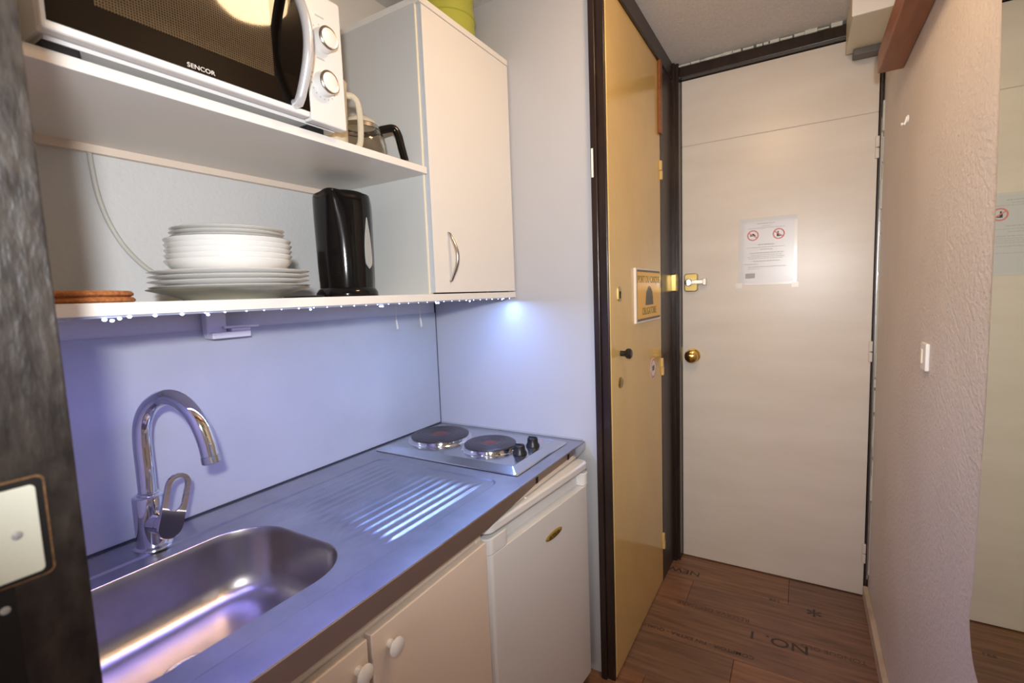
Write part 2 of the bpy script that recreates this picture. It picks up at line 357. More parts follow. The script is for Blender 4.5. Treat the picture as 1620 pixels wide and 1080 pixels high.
# ------------------------------------------------------------------ yellow closet door
yd = struct(empty('door_2', (XY, 1.95, 0)))
P(box('door_panel', (XY-.0295, 1.5885, .006), (XY, 2.281, 2.404), M_yellow, bevel=.002), yd)
for z in (.165, 1.015, 1.905):
    P(boxes('hinge', [((XY-.004, 2.268, z+.040), (XY+.010, 2.284, z+.082)), ((XY-.004, 2.276, z), (XY+.010, 2.292, z+.040))], M_yellow, bevel=.003), yd)
P(turned('door_knob', [(0, .040), (.013, .040), (.019, .034), (.018, .024), (.010, .016), (.010, 0), (0, 0)], M_blackp, n=28, origin=(XY, 1.690, 1.190), axis=(1, 0, 0)), yd)
bm = bmesh.new(); extr(bm, [(XY, y, z) for y, z in rrect(1.668, 1.378, 1.702, 1.430, .008, 4)], (.003, 0, 0)); e1 = P(fin('lock_escutcheon', bm, M_dbrass), yd)
e2 = boxes('keyhole', [((XY+.0028, 1.681, 1.388), (XY+.0042, 1.689, 1.404)), ((XY+.0028, 1.679, 1.404), (XY+.0042, 1.691, 1.412))], M_black); e2.parent = e1
P(turned('lock_rosette', [(0, .005), (.016, .005), (.020, .002), (.020, 0), (0, 0)], M_dbrass, n=28, origin=(XY, 1.682, 1.085), axis=(1, 0, 0), sx=1.2), yd)
# sign on the closet door
sg = empty('helmet_sign', (XY, 2.035, 1.39)); tag(sg, 'yellow site sign with grey helmet symbol on the yellow closet door', 'sign')
G = lambda o: P(o, sg)
G(box('sign_board', (XY, 1.858, 1.284), (XY+.009, 2.228, 1.500), M_signw, bevel=.001))
G(box('sign_border', (XY+.009, 1.872, 1.291), (XY+.0094, 2.221, 1.494), M_signg))
G(box('sign_field', (XY+.0094, 1.876, 1.300), (XY+.0098, 2.217, 1.486), M_signy))
G(text('sign_lettering', 'PORT DU CASQUE', .040, M_signol, None, (XY+.010, 2.046, 1.4555), RX, 1.0, .0003))
G(text('sign_lettering', 'OBLIGATOIRE', .042, M_signol, None, (XY+.010, 2.046, 1.327), RX, .82, .0003))
bm = bmesh.new(); pts = [(XY+.0098, 1.985, 1.352), (XY+.0098, 2.107, 1.352), (XY+.0098, 2.100, 1.385)]+[(XY+.0098, 2.046+.050*math.cos(math.radians(t)), 1.395+.028*math.sin(math.radians(t))) for t in range(0, 181, 15)]+[(XY+.0098, 1.992, 1.385)]
extr(bm, [Vector(p) for p in pts], (.0004, 0, 0)); G(fin('helmet_symbol', bm, M_signg))
bm = bmesh.new()
for k in range(10):
    a, b = math.radians(k*18), math.radians((k+1)*18)
    extr(bm, [Vector((XY+.0098, 2.046+r*2*math.cos(t), 1.416+r*math.sin(t))) for r, t in ((.010, a), (.014, a), (.014, b), (.010, b))], (.0004, 0, 0))
G(fin('symbol_crest', bm, M_signg))
st = empty('round_sticker', (XY, 2.132, 1.07)); tag(st, 'round no-entry style sticker with red ring low on the yellow door', 'sticker')
K = lambda o: P(o, st)
K(turned('sticker_disc', [(0, .0006), (.046, .0006), (.046, 0), (0, 0)], M_white, n=36, origin=(XY, 2.132, 1.07), axis=(1, 0, 0)))
bm = bmesh.new()
for k in range(36):
    a, b = 2*PI*k/36, 2*PI*(k+1)/36
    extr(bm, [Vector((XY+.0006, 2.132+r*math.cos(t), 1.07+r*math.sin(t))) for r, t in ((.035, a), (.043, a), (.043, b), (.035, b))], (.0003, 0, 0))
K(fin('red_ring', bm, M_redp))
K(box('pictogram', (XY+.0006, 2.115, 1.060), (XY+.0009, 2.150, 1.082), M_signg))

# ------------------------------------------------------------------ ceiling corner: box and beam
eb = empty('wall_box', (.2, 2.35, 2.34)); tag(eb, 'cream painted box fixed under the ceiling above the white door', 'box')
P(box('box_body', (.137, 2.185, 2.3405), (XR-.001, 2.515, ZC-.001), M_box, bevel=.003), eb)
P(box('box_front', (.134, 2.178, 2.3405), (XR-.001, 2.185, ZC-.001), M_boxw, bevel=.002), eb)
P(box('box_underside_vent', (.160, 2.470, 2.315), (.255, 2.524, 2.3405), M_signg, bevel=.003), eb)  # small dark trim box below the far edge
bmn = box('wooden_beam', (.206, -.6, 2.108), (XR-.001, 2.115, 2.180), M_red, bevel=.003); tag(bmn, 'reddish brown wooden beam running along the top of the right wall', 'beam')

# hall ceiling lamp (just above the frame, seen in the oven glass)
lp = empty('ceiling_lamp', (-.17, 1.08, ZC)); tag(lp, 'warm glowing opal globe lamp on the hall ceiling, reflected in the oven door', 'lamp')
P(turned('lamp_base', [(0, 0), (.12, 0), (.12, -.012), (0, -.012)], M_boxw, origin=(-.17, 1.08, ZC)), lp)
gl = P(turned('lamp_shade', [(.10, -.004), (.112, -.02), (.108, -.045), (.085, -.068), (.05, -.082), (0, -.087)], M_globe, origin=(-.17, 1.08, ZC)), lp)
gl.visible_shadow = True


# ------------------------------------------------------------------ right wall things
prof = [(2.20, 1.150), (2.05, 1.160), (1.86, 1.138), (1.76, 1.127), (1.556, 1.112), (1.40, 1.108), (1.24, 1.1045), (1.07, 1.109), (.90, 1.115), (.832, 1.126), (.79, 1.127), (.74, 1.102), (.715, 1.055), (.70, .98)]
pr = [Vector((.272, y, z)) for y, z in [(p.y, p.x) for p in catmull([(a, b, 0) for a, b in prof], 6)]]
loop = pr+[Vector((.272, .30, .70)), Vector((.272, .30, 2.20))]
mi = empty('wall_mirror', (.272, .7, .70)); tag(mi, 'tall frameless mirror with a wavy edge on the right wall, reflecting the door', 'mirror')
bm = bmesh.new(); extr(bm, loop, (.004, 0, 0)); P(fin('mirror_backing', bm, M_medge), mi)
bm = bmesh.new(); bm.faces.new([bm.verts.new((.2717, v.y, v.z)) for v in loop]); P(fin('mirror_glass', bm, M_mirror), mi)
ws = empty('light_switch', (XR, 1.585, 1.21)); tag(ws, 'small white light switch on the textured right wall', 'switch')
P(box('switch_plate', (XR-.009, 1.558, 1.184), (XR, 1.618, 1.254), M_white, bevel=.003), ws)
P(box('rocker', (XR-.012, 1.590, 1.200), (XR-.008, 1.610, 1.238), M_cream, bevel=.002), ws)
hk = empty('wall_hook', (XR, 1.995, 1.906)); tag(hk, 'tiny white hook high on the right wall', 'hook')
P(turned('hook_base', [(0, .004), (.012, .004), (.012, 0), (0, 0)], M_white, n=20, origin=(XR, 1.995, 1.915), axis=(-1, 0, 0)), hk)
P(tubeo('hook_arm', [(XR-.003, 1.995, 1.922), (XR-.006, 1.995, 1.908), (XR-.010, 1.995, 1.898), (XR-.014, 1.995, 1.898), (XR-.016, 1.995, 1.905)], .0038, M_white, n=10), hk)

# white plate on the left post
pl = empty('cover_plate', (-.6, .10, 1.2175)); tag(pl, 'white metal cover plate screwed on the dark wooden post', 'plate')
def quadl(pts, x, d, m, nm, bevel=0):
    bm = bmesh.new(); extr(bm, [Vector((x, y, z)) for y, z in pts], (d, 0, 0)); return P(fin(nm, bm, m, bevel=bevel), pl)
quadl(rrect(.040, 1.1715, .1497, 1.2665, .006, 4), -.6004, .0010, M_bare, 'chipped_edge')
quadl(rrect(.042, 1.1735, .1478, 1.2645, .005, 4), -.5996, .0006, M_black, 'routed_recess')
quadl(rrect(.045, 1.1775, .1422, 1.2590, .004, 4), -.5992, .0030, mat('ivory_metal_plate', (.66, .68, .58), .35), 'plate', .0008)
P(turned('screw', [(0, .0012), (.0032, .0008), (.004, 0), (0, 0)], M_grey, n=16, origin=(-.5962, .1265, 1.217), axis=(1, 0, 0)), pl)
quadl([(.05, 1.02), (.121, 1.02), (.121, 1.172), (.05, 1.172)], -.6002, .0008, M_black, 'lower_recess')
P(turned('lower_screw', [(0, .0012), (.003, .0008), (.0036, 0), (0, 0)], M_grey, n=16, origin=(-.5994, .1135, 1.153), axis=(1, 0, 0)), pl)

# ------------------------------------------------------------------ worktop with sink
ct = empty('worktop', (-1.0, .9, .88)); tag(ct, 'stainless steel worktop with pressed sink bowl and ridged drainer', 'worktop')
X0, X1, Y0, Y1, ZT = XB+.006, -.6655, .176, YN-.003, .88
bm = bmesh.new()
def ringv(pts, z): return [bm.verts.new((x, y, z)) for x, y in pts]
def loop_edges(vs): return [bm.edges.new((vs[i], vs[(i+1) % len(vs)])) for i in range(len(vs))]
def bridge(A, B):
    fs = []
    for i in range(len(A)): fs.append(bm.faces.new((A[i], A[(i+1) % len(A)], B[(i+1) % len(A)], B[i])))
    return fs
outer = ringv([(X0, Y0), (X1-.006, Y0), (X1-.006, Y1), (X0, Y1)], ZT)
press_o = ringv(rrect(-1.222, Y0+.012, -.742, 1.140, .03, 6), ZT)
press_i = ringv(rrect(-1.216, Y0+.018, -.748, 1.134, .026, 6), ZT-.0035)
bridge(press_o, press_i)
bmesh.ops.triangle_fill(bm, edges=loop_edges(outer)+[bm.edges.get((press_o[i], press_o[(i+1) % len(press_o)])) for i in range(len(press_o))], use_beauty=True)
bowl_loop = rrect(-1.172, .205, -.798, .664, .105, 12)
bowl_loop = [(x, y+(.012*(1-((x+.985)/.187)**2) if y > .55 else 0)) for x, y in bowl_loop]
bw = ringv(bowl_loop, ZT-.0035)
# drainer grid
dx0, dx1, dy0, dy1 = -1.196, -.772, .735, 1.095; NX, NYg = 168, 18
def dz(x, y):
    u = (x-dx0)/(dx1-dx0); fx = min(1, u/.03, (1-u)/.03); sl = dy0+.0*u
    v = (y-dy0)/(dy1-dy0); fy = min(1, v/.05, (1-v)/.05); s = abs(math.sin(u*PI*14))
    return ZT-.0035+(.0036*s**2.2)*max(0, fx)*max(0, fy)
grid = [[bm.verts.new((dx0+(dx1-dx0)*i/NX, dy0+(dy1-dy0)*j/NYg, dz(dx0+(dx1-dx0)*i/NX, dy0+(dy1-dy0)*j/NYg))) for j in range(NYg+1)] for i in range(NX+1)]
for i in range(NX):
    for j in range(NYg): bm.faces.new((grid[i][j], grid[i+1][j], grid[i+1][j+1], grid[i][j+1]))
per = [grid[i][0] for i in range(NX)]+[grid[NX][j] for j in range(NYg)]+[grid[i][NYg] for i in range(NX, 0, -1)]+[grid[0][j] for j in range(NYg, 0, -1)]
pe = [bm.edges.get((per[i], per[(i+1) % len(per)])) for i in range(len(per))]
bmesh.ops.triangle_fill(bm, edges=[bm.edges.get((press_i[i], press_i[(i+1) % len(press_i)])) for i in range(len(press_i))]+loop_edges(bw)+pe, use_beauty=True)
for f in bm.faces: f.smooth = True
wt = fin('worktop_sheet', bm, M_steel, ct); P(wt, ct)
for p in wt.data.polygons: p.use_smooth = True
wt.data.set_sharp_from_angle(angle=math.radians(25))
# bowl
bm = bmesh.new(); cxb, cyb = -.985, .44; rings = []
for k, (ins, z) in enumerate([(0, 0), (.0012, -.0008), (.0022, -.003), (.004, -.02), (.009, -.06), (.015, -.10), (.022, -.125), (.036, -.141), (.054, -.148), (.078, -.151), (.11, -.153)]):
    s = []
    for x, y in bowl_loop:
        ddx, ddy = x-cxb, y-cyb; hx, hy = .187, .235
        s.append(bm.verts.new((cxb+ddx*(1-ins/hx), cyb+ddy*(1-ins/hy), ZT-.0035+z)))
    rings.append(s)
for A, B in zip(rings, rings[1:]):
    for i in range(len(A)): bm.faces.new((A[i], A[(i+1) % len(A)], B[(i+1) % len(A)], B[i]))
bm.faces.new(rings[-1]); bo = P(fin('sink_bowl', bm, M_bowl, smooth=True), ct)
for p in bo.data.polygons: p.use_smooth = True
dn = P(turned('sink_drain', [(0, .0006), (.030, .001), (.034, .004), (.046, .0045), (.052, .0008), (.052, -.004), (0, -.004)], M_steel2, n=40, origin=(-.985, .415, ZT-.156)), ct)
d2 = turned('drain_screw', [(0, .003), (.005, .0025), (.006, 0), (0, 0)], M_chrome, n=16, origin=(-.985, .415, ZT-.1555)); d2.parent = dn; d2.matrix_parent_inverse = Matrix.Identity(4)
# front edge: rolled lip and band
bm = bmesh.new(); extr(bm, [Vector((X1-.004, y, z)) for y, z in ((Y0, ZT-.001), (Y0, .834), (.96, .834), (1.22, .858), (Y1, .860), (Y1, ZT-.001))], (.0055, 0, 0)); P(fin('front_edge', bm, M_band, bevel=.001), ct)
P(box('front_lip', (X1-.0075, Y0, ZT-.0016), (X1+.0004, Y1, ZT+.0006), M_steel, bevel=.0007), ct)
P(box('worktop_core', (-1.322, .975, .838), (X1-.006, Y1-.01, ZT-.012), M_base), ct)
for y in (1.215, 1.44): P(box('edge_clip', (X1+.0012, y, .858), (X1+.0026, y+.013, .876), M_black), ct)
P(box('end_cap', (X1-.02, 1.50, .850), (X1+.0035, Y1, ZT-.003), M_steel2), ct)

# faucet
fc = empty('faucet', (-1.25, .477, ZT)); tag(fc, 'chrome swan-neck faucet with a loop lever behind the sink', 'faucet')
FP = Vector((-1.25, .477, ZT)); F = lambda o: P(o, fc)
F(turned('faucet_body', [(0, 0), (.037, 0), (.037, .004), (.0315, .008), (.0308, .03), (.0305, .112), (.0300, .118), (.026, .121), (0, .121)], M_chrome, origin=FP))
hd = Vector((.17, .066, 0)).normalized(); R = .089
sz = [(0, .115), (0, .18), (0, .24), (.006, .282), (.0235, .3146), (.052, .3357), (.085, .341), (.118, .325), (.145, .290), (.161, .2484), (.168, .212)]
pts = catmull([FP+hd*a+Vector((0, 0, b)) for a, b in sz], 6); dd = (pts[-1]-pts[-3]).normalized(); ae = pts[-1]
F(tubeo('spout', pts, .0175, M_chrome, n=24))
F(turned('collar', [(.0178, 0), (.0215, 0), (.0215, .006), (.0178, .008)], M_chrome, origin=FP+Vector((0, 0, .119))))
F(turned('aerator', [(.0175, -.001), (.0185, 0), (.0188, .014), (.016, .016), (.010, .0165), (0, .014)], M_steel2, origin=ae, axis=dd))
sd = Vector((.985, .15, 0)).normalized(); so = FP+Vector((0, 0, .060))
F(turned('lever_stub', [(.024, .012), (.0242, .046), (.0230, .0465), (.0230, .048), (.0242, .0485), (.0242, .066), (0, .067)], M_chrome, n=36, origin=so, axis=sd))
pr_ = Vector((-sd.y, sd.x, 0)); up = Vector((0, 0, 1)); c0 = so+sd*.064
th = math.radians(17); A1 = (up*math.cos(th)+pr_*math.sin(th)); A2 = (pr_*math.cos(th)-up*math.sin(th))
def stad(w, y0, y1, n=12):
    o = []
    for k in range(n+1): t = PI*k/n; o.append((w*math.cos(t), y1+w*math.sin(t)))
    for k in range(n+1): t = PI+PI*k/n; o.append((w*math.cos(t), y0+w*math.sin(t)))
    return o
bm = bmesh.new()
O = [c0+A2*x+A1*y for x, y in stad(.0275, -.004, .084)]; Iq = [c0+A2*x+A1*y for x, y in stad(.0165, .046, .084)]
th_ = sd*.007; v = {}
for nm, L, off in (('o0', O, 0), ('o1', O, 1), ('i0', Iq, 0), ('i1', Iq, 1)): v[nm] = [bm.verts.new(p+th_*off) for p in L]
for a, b in (('o0', 'o1'), ('i0', 'i1')):
    for i in range(len(v[a])): j = (i+1) % len(v[a]); bm.faces.new((v[a][i], v[a][j], v[b][j], v[b][i]))
for a, b in (('o0', 'i0'), ('o1', 'i1')):
    for i in range(len(v[a])): j = (i+1) % len(v[a]); bm.faces.new((v[a][i], v[a][j], v[b][j], v[b][i]))
F(fin('lever', bm, M_chrome, bevel=.0012))

# hob
hb = empty('electric_hob', (-1.0, 1.36, .881)); tag(hb, 'steel two-plate electric hob set on the end of the worktop', 'hob')
HB = lambda o: P(o, hb)
hx0, hx1, hy0, hy1 = -1.300, -.712, 1.188, 1.548; zb, zt = .8815, .8965
bm = bmesh.new()
def hl(i, z): return [bm.verts.new((x, y, z)) for x, y in rrect(hx0+i, hy0+i, hx1-i, hy1-i, max(.012-i*.3, .003), 4)]
L0, L1, L2, L3 = hl(0, zb), hl(.002, zb+.003), hl(.034, zt), hl(.040, zt-.0025)
for A, B in ((L0, L1), (L1, L2), (L2, L3)): bridge(A, B)
bm.faces.new(L3); HB(fin('hob_tray', bm, M_steel2))
for cx, cy, r in ((-1.152, 1.376, .107), (-.918, 1.360, .090)):
    q = HB(turned('hotplate', [(0, .014), (r*.26, .014), (r*.28, .0148), (r*.95, .0155), (r, .0125), (r*1.0, .008)], M_hot, n=56, origin=(cx, cy, zt-.0005)))
    w = turned('plate_rim', [(r*1.0, .0095), (r*1.02, .009), (r*1.02, .001), (r*1.10, .0006), (r*1.12, -.002)], M_chrome, n=56, origin=(cx, cy, zt-.001)); w.parent = q
    w = turned('plate_centre', [(0, .0146), (r*.25, .0146), (r*.27, .0140)], M_hotred, n=36, origin=(cx, cy, zt-.0004)); w.parent = q
    bm = bmesh.new()
    for rr in (.45, .62, .79): lathe(bm, [(r*rr, .0150), (r*rr+.0015, .0158), (r*rr+.003, .0150)], 48, (cx, cy, zt-.0003))
    w = fin('plate_grooves', bm, M_hot, q, smooth=True)
for x, y in ((-.788, 1.338), (-.788, 1.428)):
    q = HB(turned('control_knob', [(0, .030), (.015, .030), (.018, .027), (.0185, .012), (.023, .006), (.024, 0), (0, 0)], M_blackp, n=28, origin=(x, y, zt-.002)))
    w = box('pointer_ridge', (x-.0145, y-.003, zt+.027), (x+.0145, y+.003, zt+.031), M_blackp, q, bevel=.001)
HB(turned('pilot_lamp', [(0, .002), (.003, .0015), (.004, 0), (0, 0)], M_redp, n=14, origin=(-.79, 1.492, zt-.0025)))

# ------------------------------------------------------------------ base cabinet
bc = empty('base_cabinet', (-1.0, .56, 0)); tag(bc, 'cream two-door base cabinet under the sink', 'cabinet')
B = lambda o: P(o, bc)
B(boxes('carcass', [((-1.30, .185, .10), (-.690, .203, .80)), ((-1.30, .942, .10), (-.690, .960, .834)), ((-1.30, .203, .10), (-.690, .942, .118)), ((-1.30, .203, .118), (-1.285, .942, .70)), ((-.712, .185, .770), (-.6925, .960, .834)), ((-.712, .203, .118), (-.6925, .225, .77))], M_base))
B(box('plinth', (-.760, .185, 0), (-.740, .960, .10), M_dark))
for y0, y1, ky in ((.190, .566, .540), (.5755, .956, .618)):
    d = B(box('door', (-.6885, y0, .108), (-.6700, y1, .800), M_base, bevel=.0022))
    k = turned('door_knob', [(0, .026), (.012, .0255), (.0175, .022), (.0180, .019), (.0115, .013), (.0085, .009), (.0085, 0), (0, 0)], M_white, n=32, origin=(-.670, ky, .757), axis=(1, 0, 0)); k.parent = d

# ------------------------------------------------------------------ fridge
fr = empty('mini_fridge', (-.672, .967, 0), 0); fr.rotation_euler = (0, 0, -math.radians(4.6))
tag(fr, 'white under-counter fridge with gold oval emblem next to the hob end', 'fridge')
# local: x = 0 is the lid front (door side +x), y from 0 to .575 along the front
FW = .572
def FR(o, p=fr): o.parent = p; return o
bm = bmesh.new(); extr(bm, [Vector((x, y, .806)) for x, y in rrect(-.545, 0, 0, FW, .028, 8)], (0, 0, .026)); FR(fin('fridge_lid', bm, M_whitei, bevel=.006, seg=3))
FR(box('fridge_body', (-.54, .006, .04), (-.062, FW-.006, .806), M_whitei, bevel=.004))
FR(box('door_gasket', (-.0625, .012, .06), (-.050, FW-.012, .800), M_grey))
bm = bmesh.new()
pts = rrect(-.050, 0, -.002, FW, .024, 8)
extr(bm, [Vector((x, y, .055)) for x, y in pts], (0, 0, .695))
dpan = FR(fin('fridge_door', bm, M_whitei, bevel=.002))
# door head: two end blocks and a recessed grip between them
def blk(nm, y0, y1, xf, z0, z1, r=.012):
    bm = bmesh.new(); extr(bm, [Vector((x, y, z0)) for x, y in rrect(-.050, y0, xf, y1, r, 6)], (0, 0, z1-z0)); o = fin(nm, bm, M_whitei, bevel=.003); o.parent = dpan; return o
blk('door_head', 0, .095, -.001, .7505, .795, .022)
blk('door_head', FW-.040, FW, -.001, .7505, .795, .018)
g = box('grip_recess', (-.049, .096, .7505), (-.030, FW-.040, .795), M_whitei, dpan)
em = turned('emblem', [(0, .0016), (.95, .0016), (1, .0004), (1, 0), (0, 0)], M_gold, n=32, origin=(-.0022, .325, .672), axis=(1, 0, 0))
for vtx in em.data.vertices: vtx.co.y = .325+(vtx.co.y-.325)*.050; vtx.co.z = .672+(vtx.co.z-.672)*.0125
em.parent = dpan
text('emblem_script', 'artico', .021, M_dark, em, (-.0004, .325, .673), RX, 1.2, .0002)
FR(turned('lid_button', [(0, .003), (.004, .0025), (.005, 0), (0, 0)], M_white, n=14, origin=(-.02, .20, .832)))
for y in (.04, FW-.04): FR(turned('foot', [(0, 0), (.018, 0), (.018, .04), (0, .04)], M_blackp, n=18, origin=(-.09, y, 0)))

# ------------------------------------------------------------------ wall unit: shelves + cupboard
XS = -.93
s1 = box('lower_shelf', (XB+.001, .176, 1.4045), (XS, YN-.002, 1.4250), M_lam, bevel=.0008, seg=1); tag(s1, 'long white lower shelf holding the dishes and kettle', 'shelf')
s2 = empty('upper_shelf', (-1.1, .64, 1.78)); tag(s2, 'white upper shelf carrying the microwave', 'shelf')
P(box('shelf_board', (XB+.001, .176, 1.7685), (XS, 1.114, 1.7875), M_lam, bevel=.0008, seg=1), s2)
P(boxes('shelf_bracket', [((XB+.001, .176, 1.752), (XB+.016, 1.112, 1.7685))], M_base), s2)
wc = empty('wall_cupboard', (-1.1, 1.35, 1.425)); tag(wc, 'white wall cupboard with one door and curved metal handle', 'cupboard')
WC = lambda o: P(o, wc)
WC(box('side_panel', (XB+.002, 1.1155, 1.4255), (XS-.019, 1.1335, 2.238), M_lamside, bevel=.0006))
WC(box('side_panel', (XB+.002, 1.574, 1.4255), (XS-.019, 1.592, 2.238), M_lamside))
WC(box('edge_strip', (XS-.019, 1.1155, 1.4255), (XS-.0165, 1.1335, 2.238), M_cream))
WC(box('top_board', (XB+.002, 1.1155, 2.2385), (XS+.000, 1.592, 2.257), M_lam, bevel=.001))
WC(box('back_board', (XB+.002, 1.1336, 1.4255), (XB+.010, 1.5738, 2.238), M_lamside))
cd = WC(box('door', (XS-.0155, 1.1240, 1.4290), (XS+.0005, 1.5880, 2.2350), M_lam, bevel=.001)); 
ce = box('door_edge', (XS-.0155, 1.1222, 1.4290), (XS+.0003, 1.1242, 2.2350), M_lamgrey); ce.parent = cd
hp = [(XS, 1.196, 1.463), (XS+.006, 1.197, 1.466)]+[(XS+.008+.024*math.sin(PI*k/14), 1.197, 1.470+.132*k/14) for k in range(1, 14)]+[(XS+.006, 1.197, 1.606), (XS, 1.196, 1.609)]
h = tubeo('handle', hp, [.004, .0045]+[.0042+.002*math.sin(PI*k/14) for k in range(1, 14)]+[.0045, .004], M_nickel, n=14); h.parent = cd

# led string below the shelf
ls = empty('led_string', (-.935, .9, 1.4045)); tag(ls, 'string of small bluish white lights taped below the lower shelf', 'light string')
L = lambda o: P(o, ls)
wp = [(XS-.006, .24, 1.4040), (XS-.004, .27, 1.3985), (XS-.006, .30, 1.4025)]; yy = .33
while yy < 1.58: wp.append((XS-.006, yy, 1.4025)); yy += .05
wo = L(tubeo('wire', wp, .0013, M_wire, n=6))
bulbs = [(.3255, 1.3990, 1.5), (.335, 1.3970, 1.4), (.345, 1.3995, 1.3)]
y = .3581+0; k = 0
while y < 1.56: bulbs.append((y+random.uniform(-.002, .002), 1.4018, (.62 if k % 4 else .8) if k > 2 else 1.35)); y += .0385; k += 1
bulbs += [(.480, 1.3985, 1.3), (.697, 1.3985, 1.2), (.905, 1.3975, 1.4), (.913, 1.3975, 1.4), (1.13, 1.3985, 1.3), (1.14, 1.3985, 1.3), (1.30, 1.399, 1.2), (1.50, 1.400, 1.2)]
base_bulb = None
for y, z, s in bulbs:
    if base_bulb is None:
        bm = bmesh.new(); lathe(bm, [(0, .0022), (.0018, .0015), (.0027, 0), (.0018, -.0018), (0, -.0026)], 10); base_bulb = fin('bulb', bm, M_led, smooth=True); o = base_bulb
    else: o = base_bulb.copy(); C.objects.link(o)
    o.parent = ls; o.location = Vector((XS-.0045, y, z))-ls.location; o.scale = (s*.7, s*.85, s*.7)
# small socket block with plug on the back wall
ad = empty('wall_socket', (-1.31, .72, 1.35)); tag(ad, 'white wall socket block with a plug below the lower shelf', 'socket')
P(box('socket_back', (XB+.004, .662, 1.338), (XB+.030, .712, 1.4035), M_whitei, bevel=.003), ad)
P(box('socket_block', (XB+.006, .664, 1.330), (XB+.050, .765, 1.346), M_whitei, bevel=.003), ad)
P(box('plug', (XB+.010, .715, 1.346), (XB+.045, .768, 1.354), M_white, bevel=.003), ad)
P(box('plug_arm', (XB+.012, .700, 1.354), (XB+.040, .795, 1.361), M_white, bevel=.002), ad)
# two thin hooks hanging below the shelf
for i, (y, lb) in enumerate(((1.335, 'thin wire hook hanging below the shelf, the one nearer the socket'), (1.468, 'thin wire hook hanging below the shelf, the one nearer the corner'))):
    t = empty('wire_hook', (XB+.03, y, 1.4045)); tag(t, lb, 'hook', 'wire hooks below the shelf')
    bm = bmesh.new(); tube(bm, [(XB+.03, y, 1.4045), (XB+.03, y, 1.335)], .0017, 6); P(fin('stem', bm, M_cream), t)
    P(tubeo('hook_end', [(XB+.03, y, 1.336), (XB+.036, y-.004, 1.322), (XB+.034, y, 1.306), (XB+.028, y+.006, 1.300), (XB+.026, y+.008, 1.310)], .0036, M_cream, n=8), t)

# cable on the wall
cb = tubeo('power_cable', catmull([(XB+.006, .468, 1.7685), (XB+.006, .470, 1.72), (XB+.006, .476, 1.66), (XB+.006, .492, 1.60), (XB+.007, .520, 1.545), (XB+.008, .562, 1.500), (XB+.010, .62, 1.468), (XB+.012, .70, 1.445), (XB+.012, .80, 1.434)], 8), .0052, M_cable, n=12)
tag(cb, 'ivory power cable hanging down the wall behind the dishes', 'cable')

# ------------------------------------------------------------------ dishes
ZS = 1.4252
PX, PY = -1.041, .593
def plate_prof(R, foot, h, t=.0035):
    return [(0, .004), (foot-.006, .004), (foot-.004, 0), (foot, 0), (foot+.003, .004), (R*.80, h*.62), (R-.002, h-.0012), (R, h), (R-.0025, h+.0012), (R*.80, h*.62+t), (foot+.004, .0075), (0, .0070)]
defs = []
z = ZS
lab = ['lowest dinner plate of the stack, deep with a stained brown underside', 'second dinner plate from the bottom of the dish stack', 'middle dinner plate of the five large plates', 'fourth dinner plate from the bottom of the dish stack', 'uppermost of the large dinner plates, right under the bowls']
for i, zz in enumerate((ZS, 1.4347, 1.4450, 1.4550, 1.4642)):
    o = turned('dinner_plate', plate_prof(.152, .088, .0235) if i == 0 else plate_prof(.150, .092, .0185), M_porcs if i == 0 else M_porc, n=72, origin=(0, 0, 0)); o.location = (PX+random.uniform(-.002, .002), PY+random.uniform(-.002, .002), zz)
    tag(o, lab[i], 'plate', 'white dinner plates in the stack')
zb0 = 1.4721
bowl_p = [(0, .003), (.060, .003), (.062, 0), (.066, 0), (.070, .003), (.100, .013), (.113, .026), (.1180, .0335), (.1170, .0345), (.1145, .0330), (.110, .0270), (.098, .0165), (.068, .0070), (0, .0065)]
names = ['lowest soup bowl of the stack, resting on the dinner plates', 'second soup bowl from the bottom of the dish stack', 'middle soup bowl of the five stacked bowls', 'fourth soup bowl from the bottom of the dish stack', 'uppermost soup bowl, right under the small plates']
for i in range(5):
    o = turned('soup_bowl', bowl_p, M_porc, n=72); o.location = (PX+random.uniform(-.0015, .0015), PY+random.uniform(-.0015, .0015), zb0+.0106*i); tag(o, names[i], 'bowl', 'white soup bowls in the stack')
zp0 = 1.4721+.0424+.0245
pn = ['lowest of the three small plates, resting in the top bowl', 'middle one of the three small plates on top', 'topmost small white plate of the whole dish stack']
for i in range(3):
    o = turned('dessert_plate', plate_prof(.106, .060, .015, .003), M_porc, n=64); o.location = (PX+random.uniform(-.001, .001), PY+random.uniform(-.001, .001), zp0+.0078*i); tag(o, pn[i], 'plate', 'small plates on top of the stack')

# cork trivets
for i, lb in enumerate(('lower round cork trivet on the left end of the shelf', 'upper round cork trivet, lying on the other one')):
    h = .0098; o = turned('cork_trivet', [(0, 0), (.094, 0), (.099, .003), (.0995, .006), (.096, h), (0, h)], M_cork, n=56); o.location = (-1.055+i*.002, .311-i*.003, ZS+i*(h+.0004)); tag(o, lb, 'trivet', 'cork trivets')

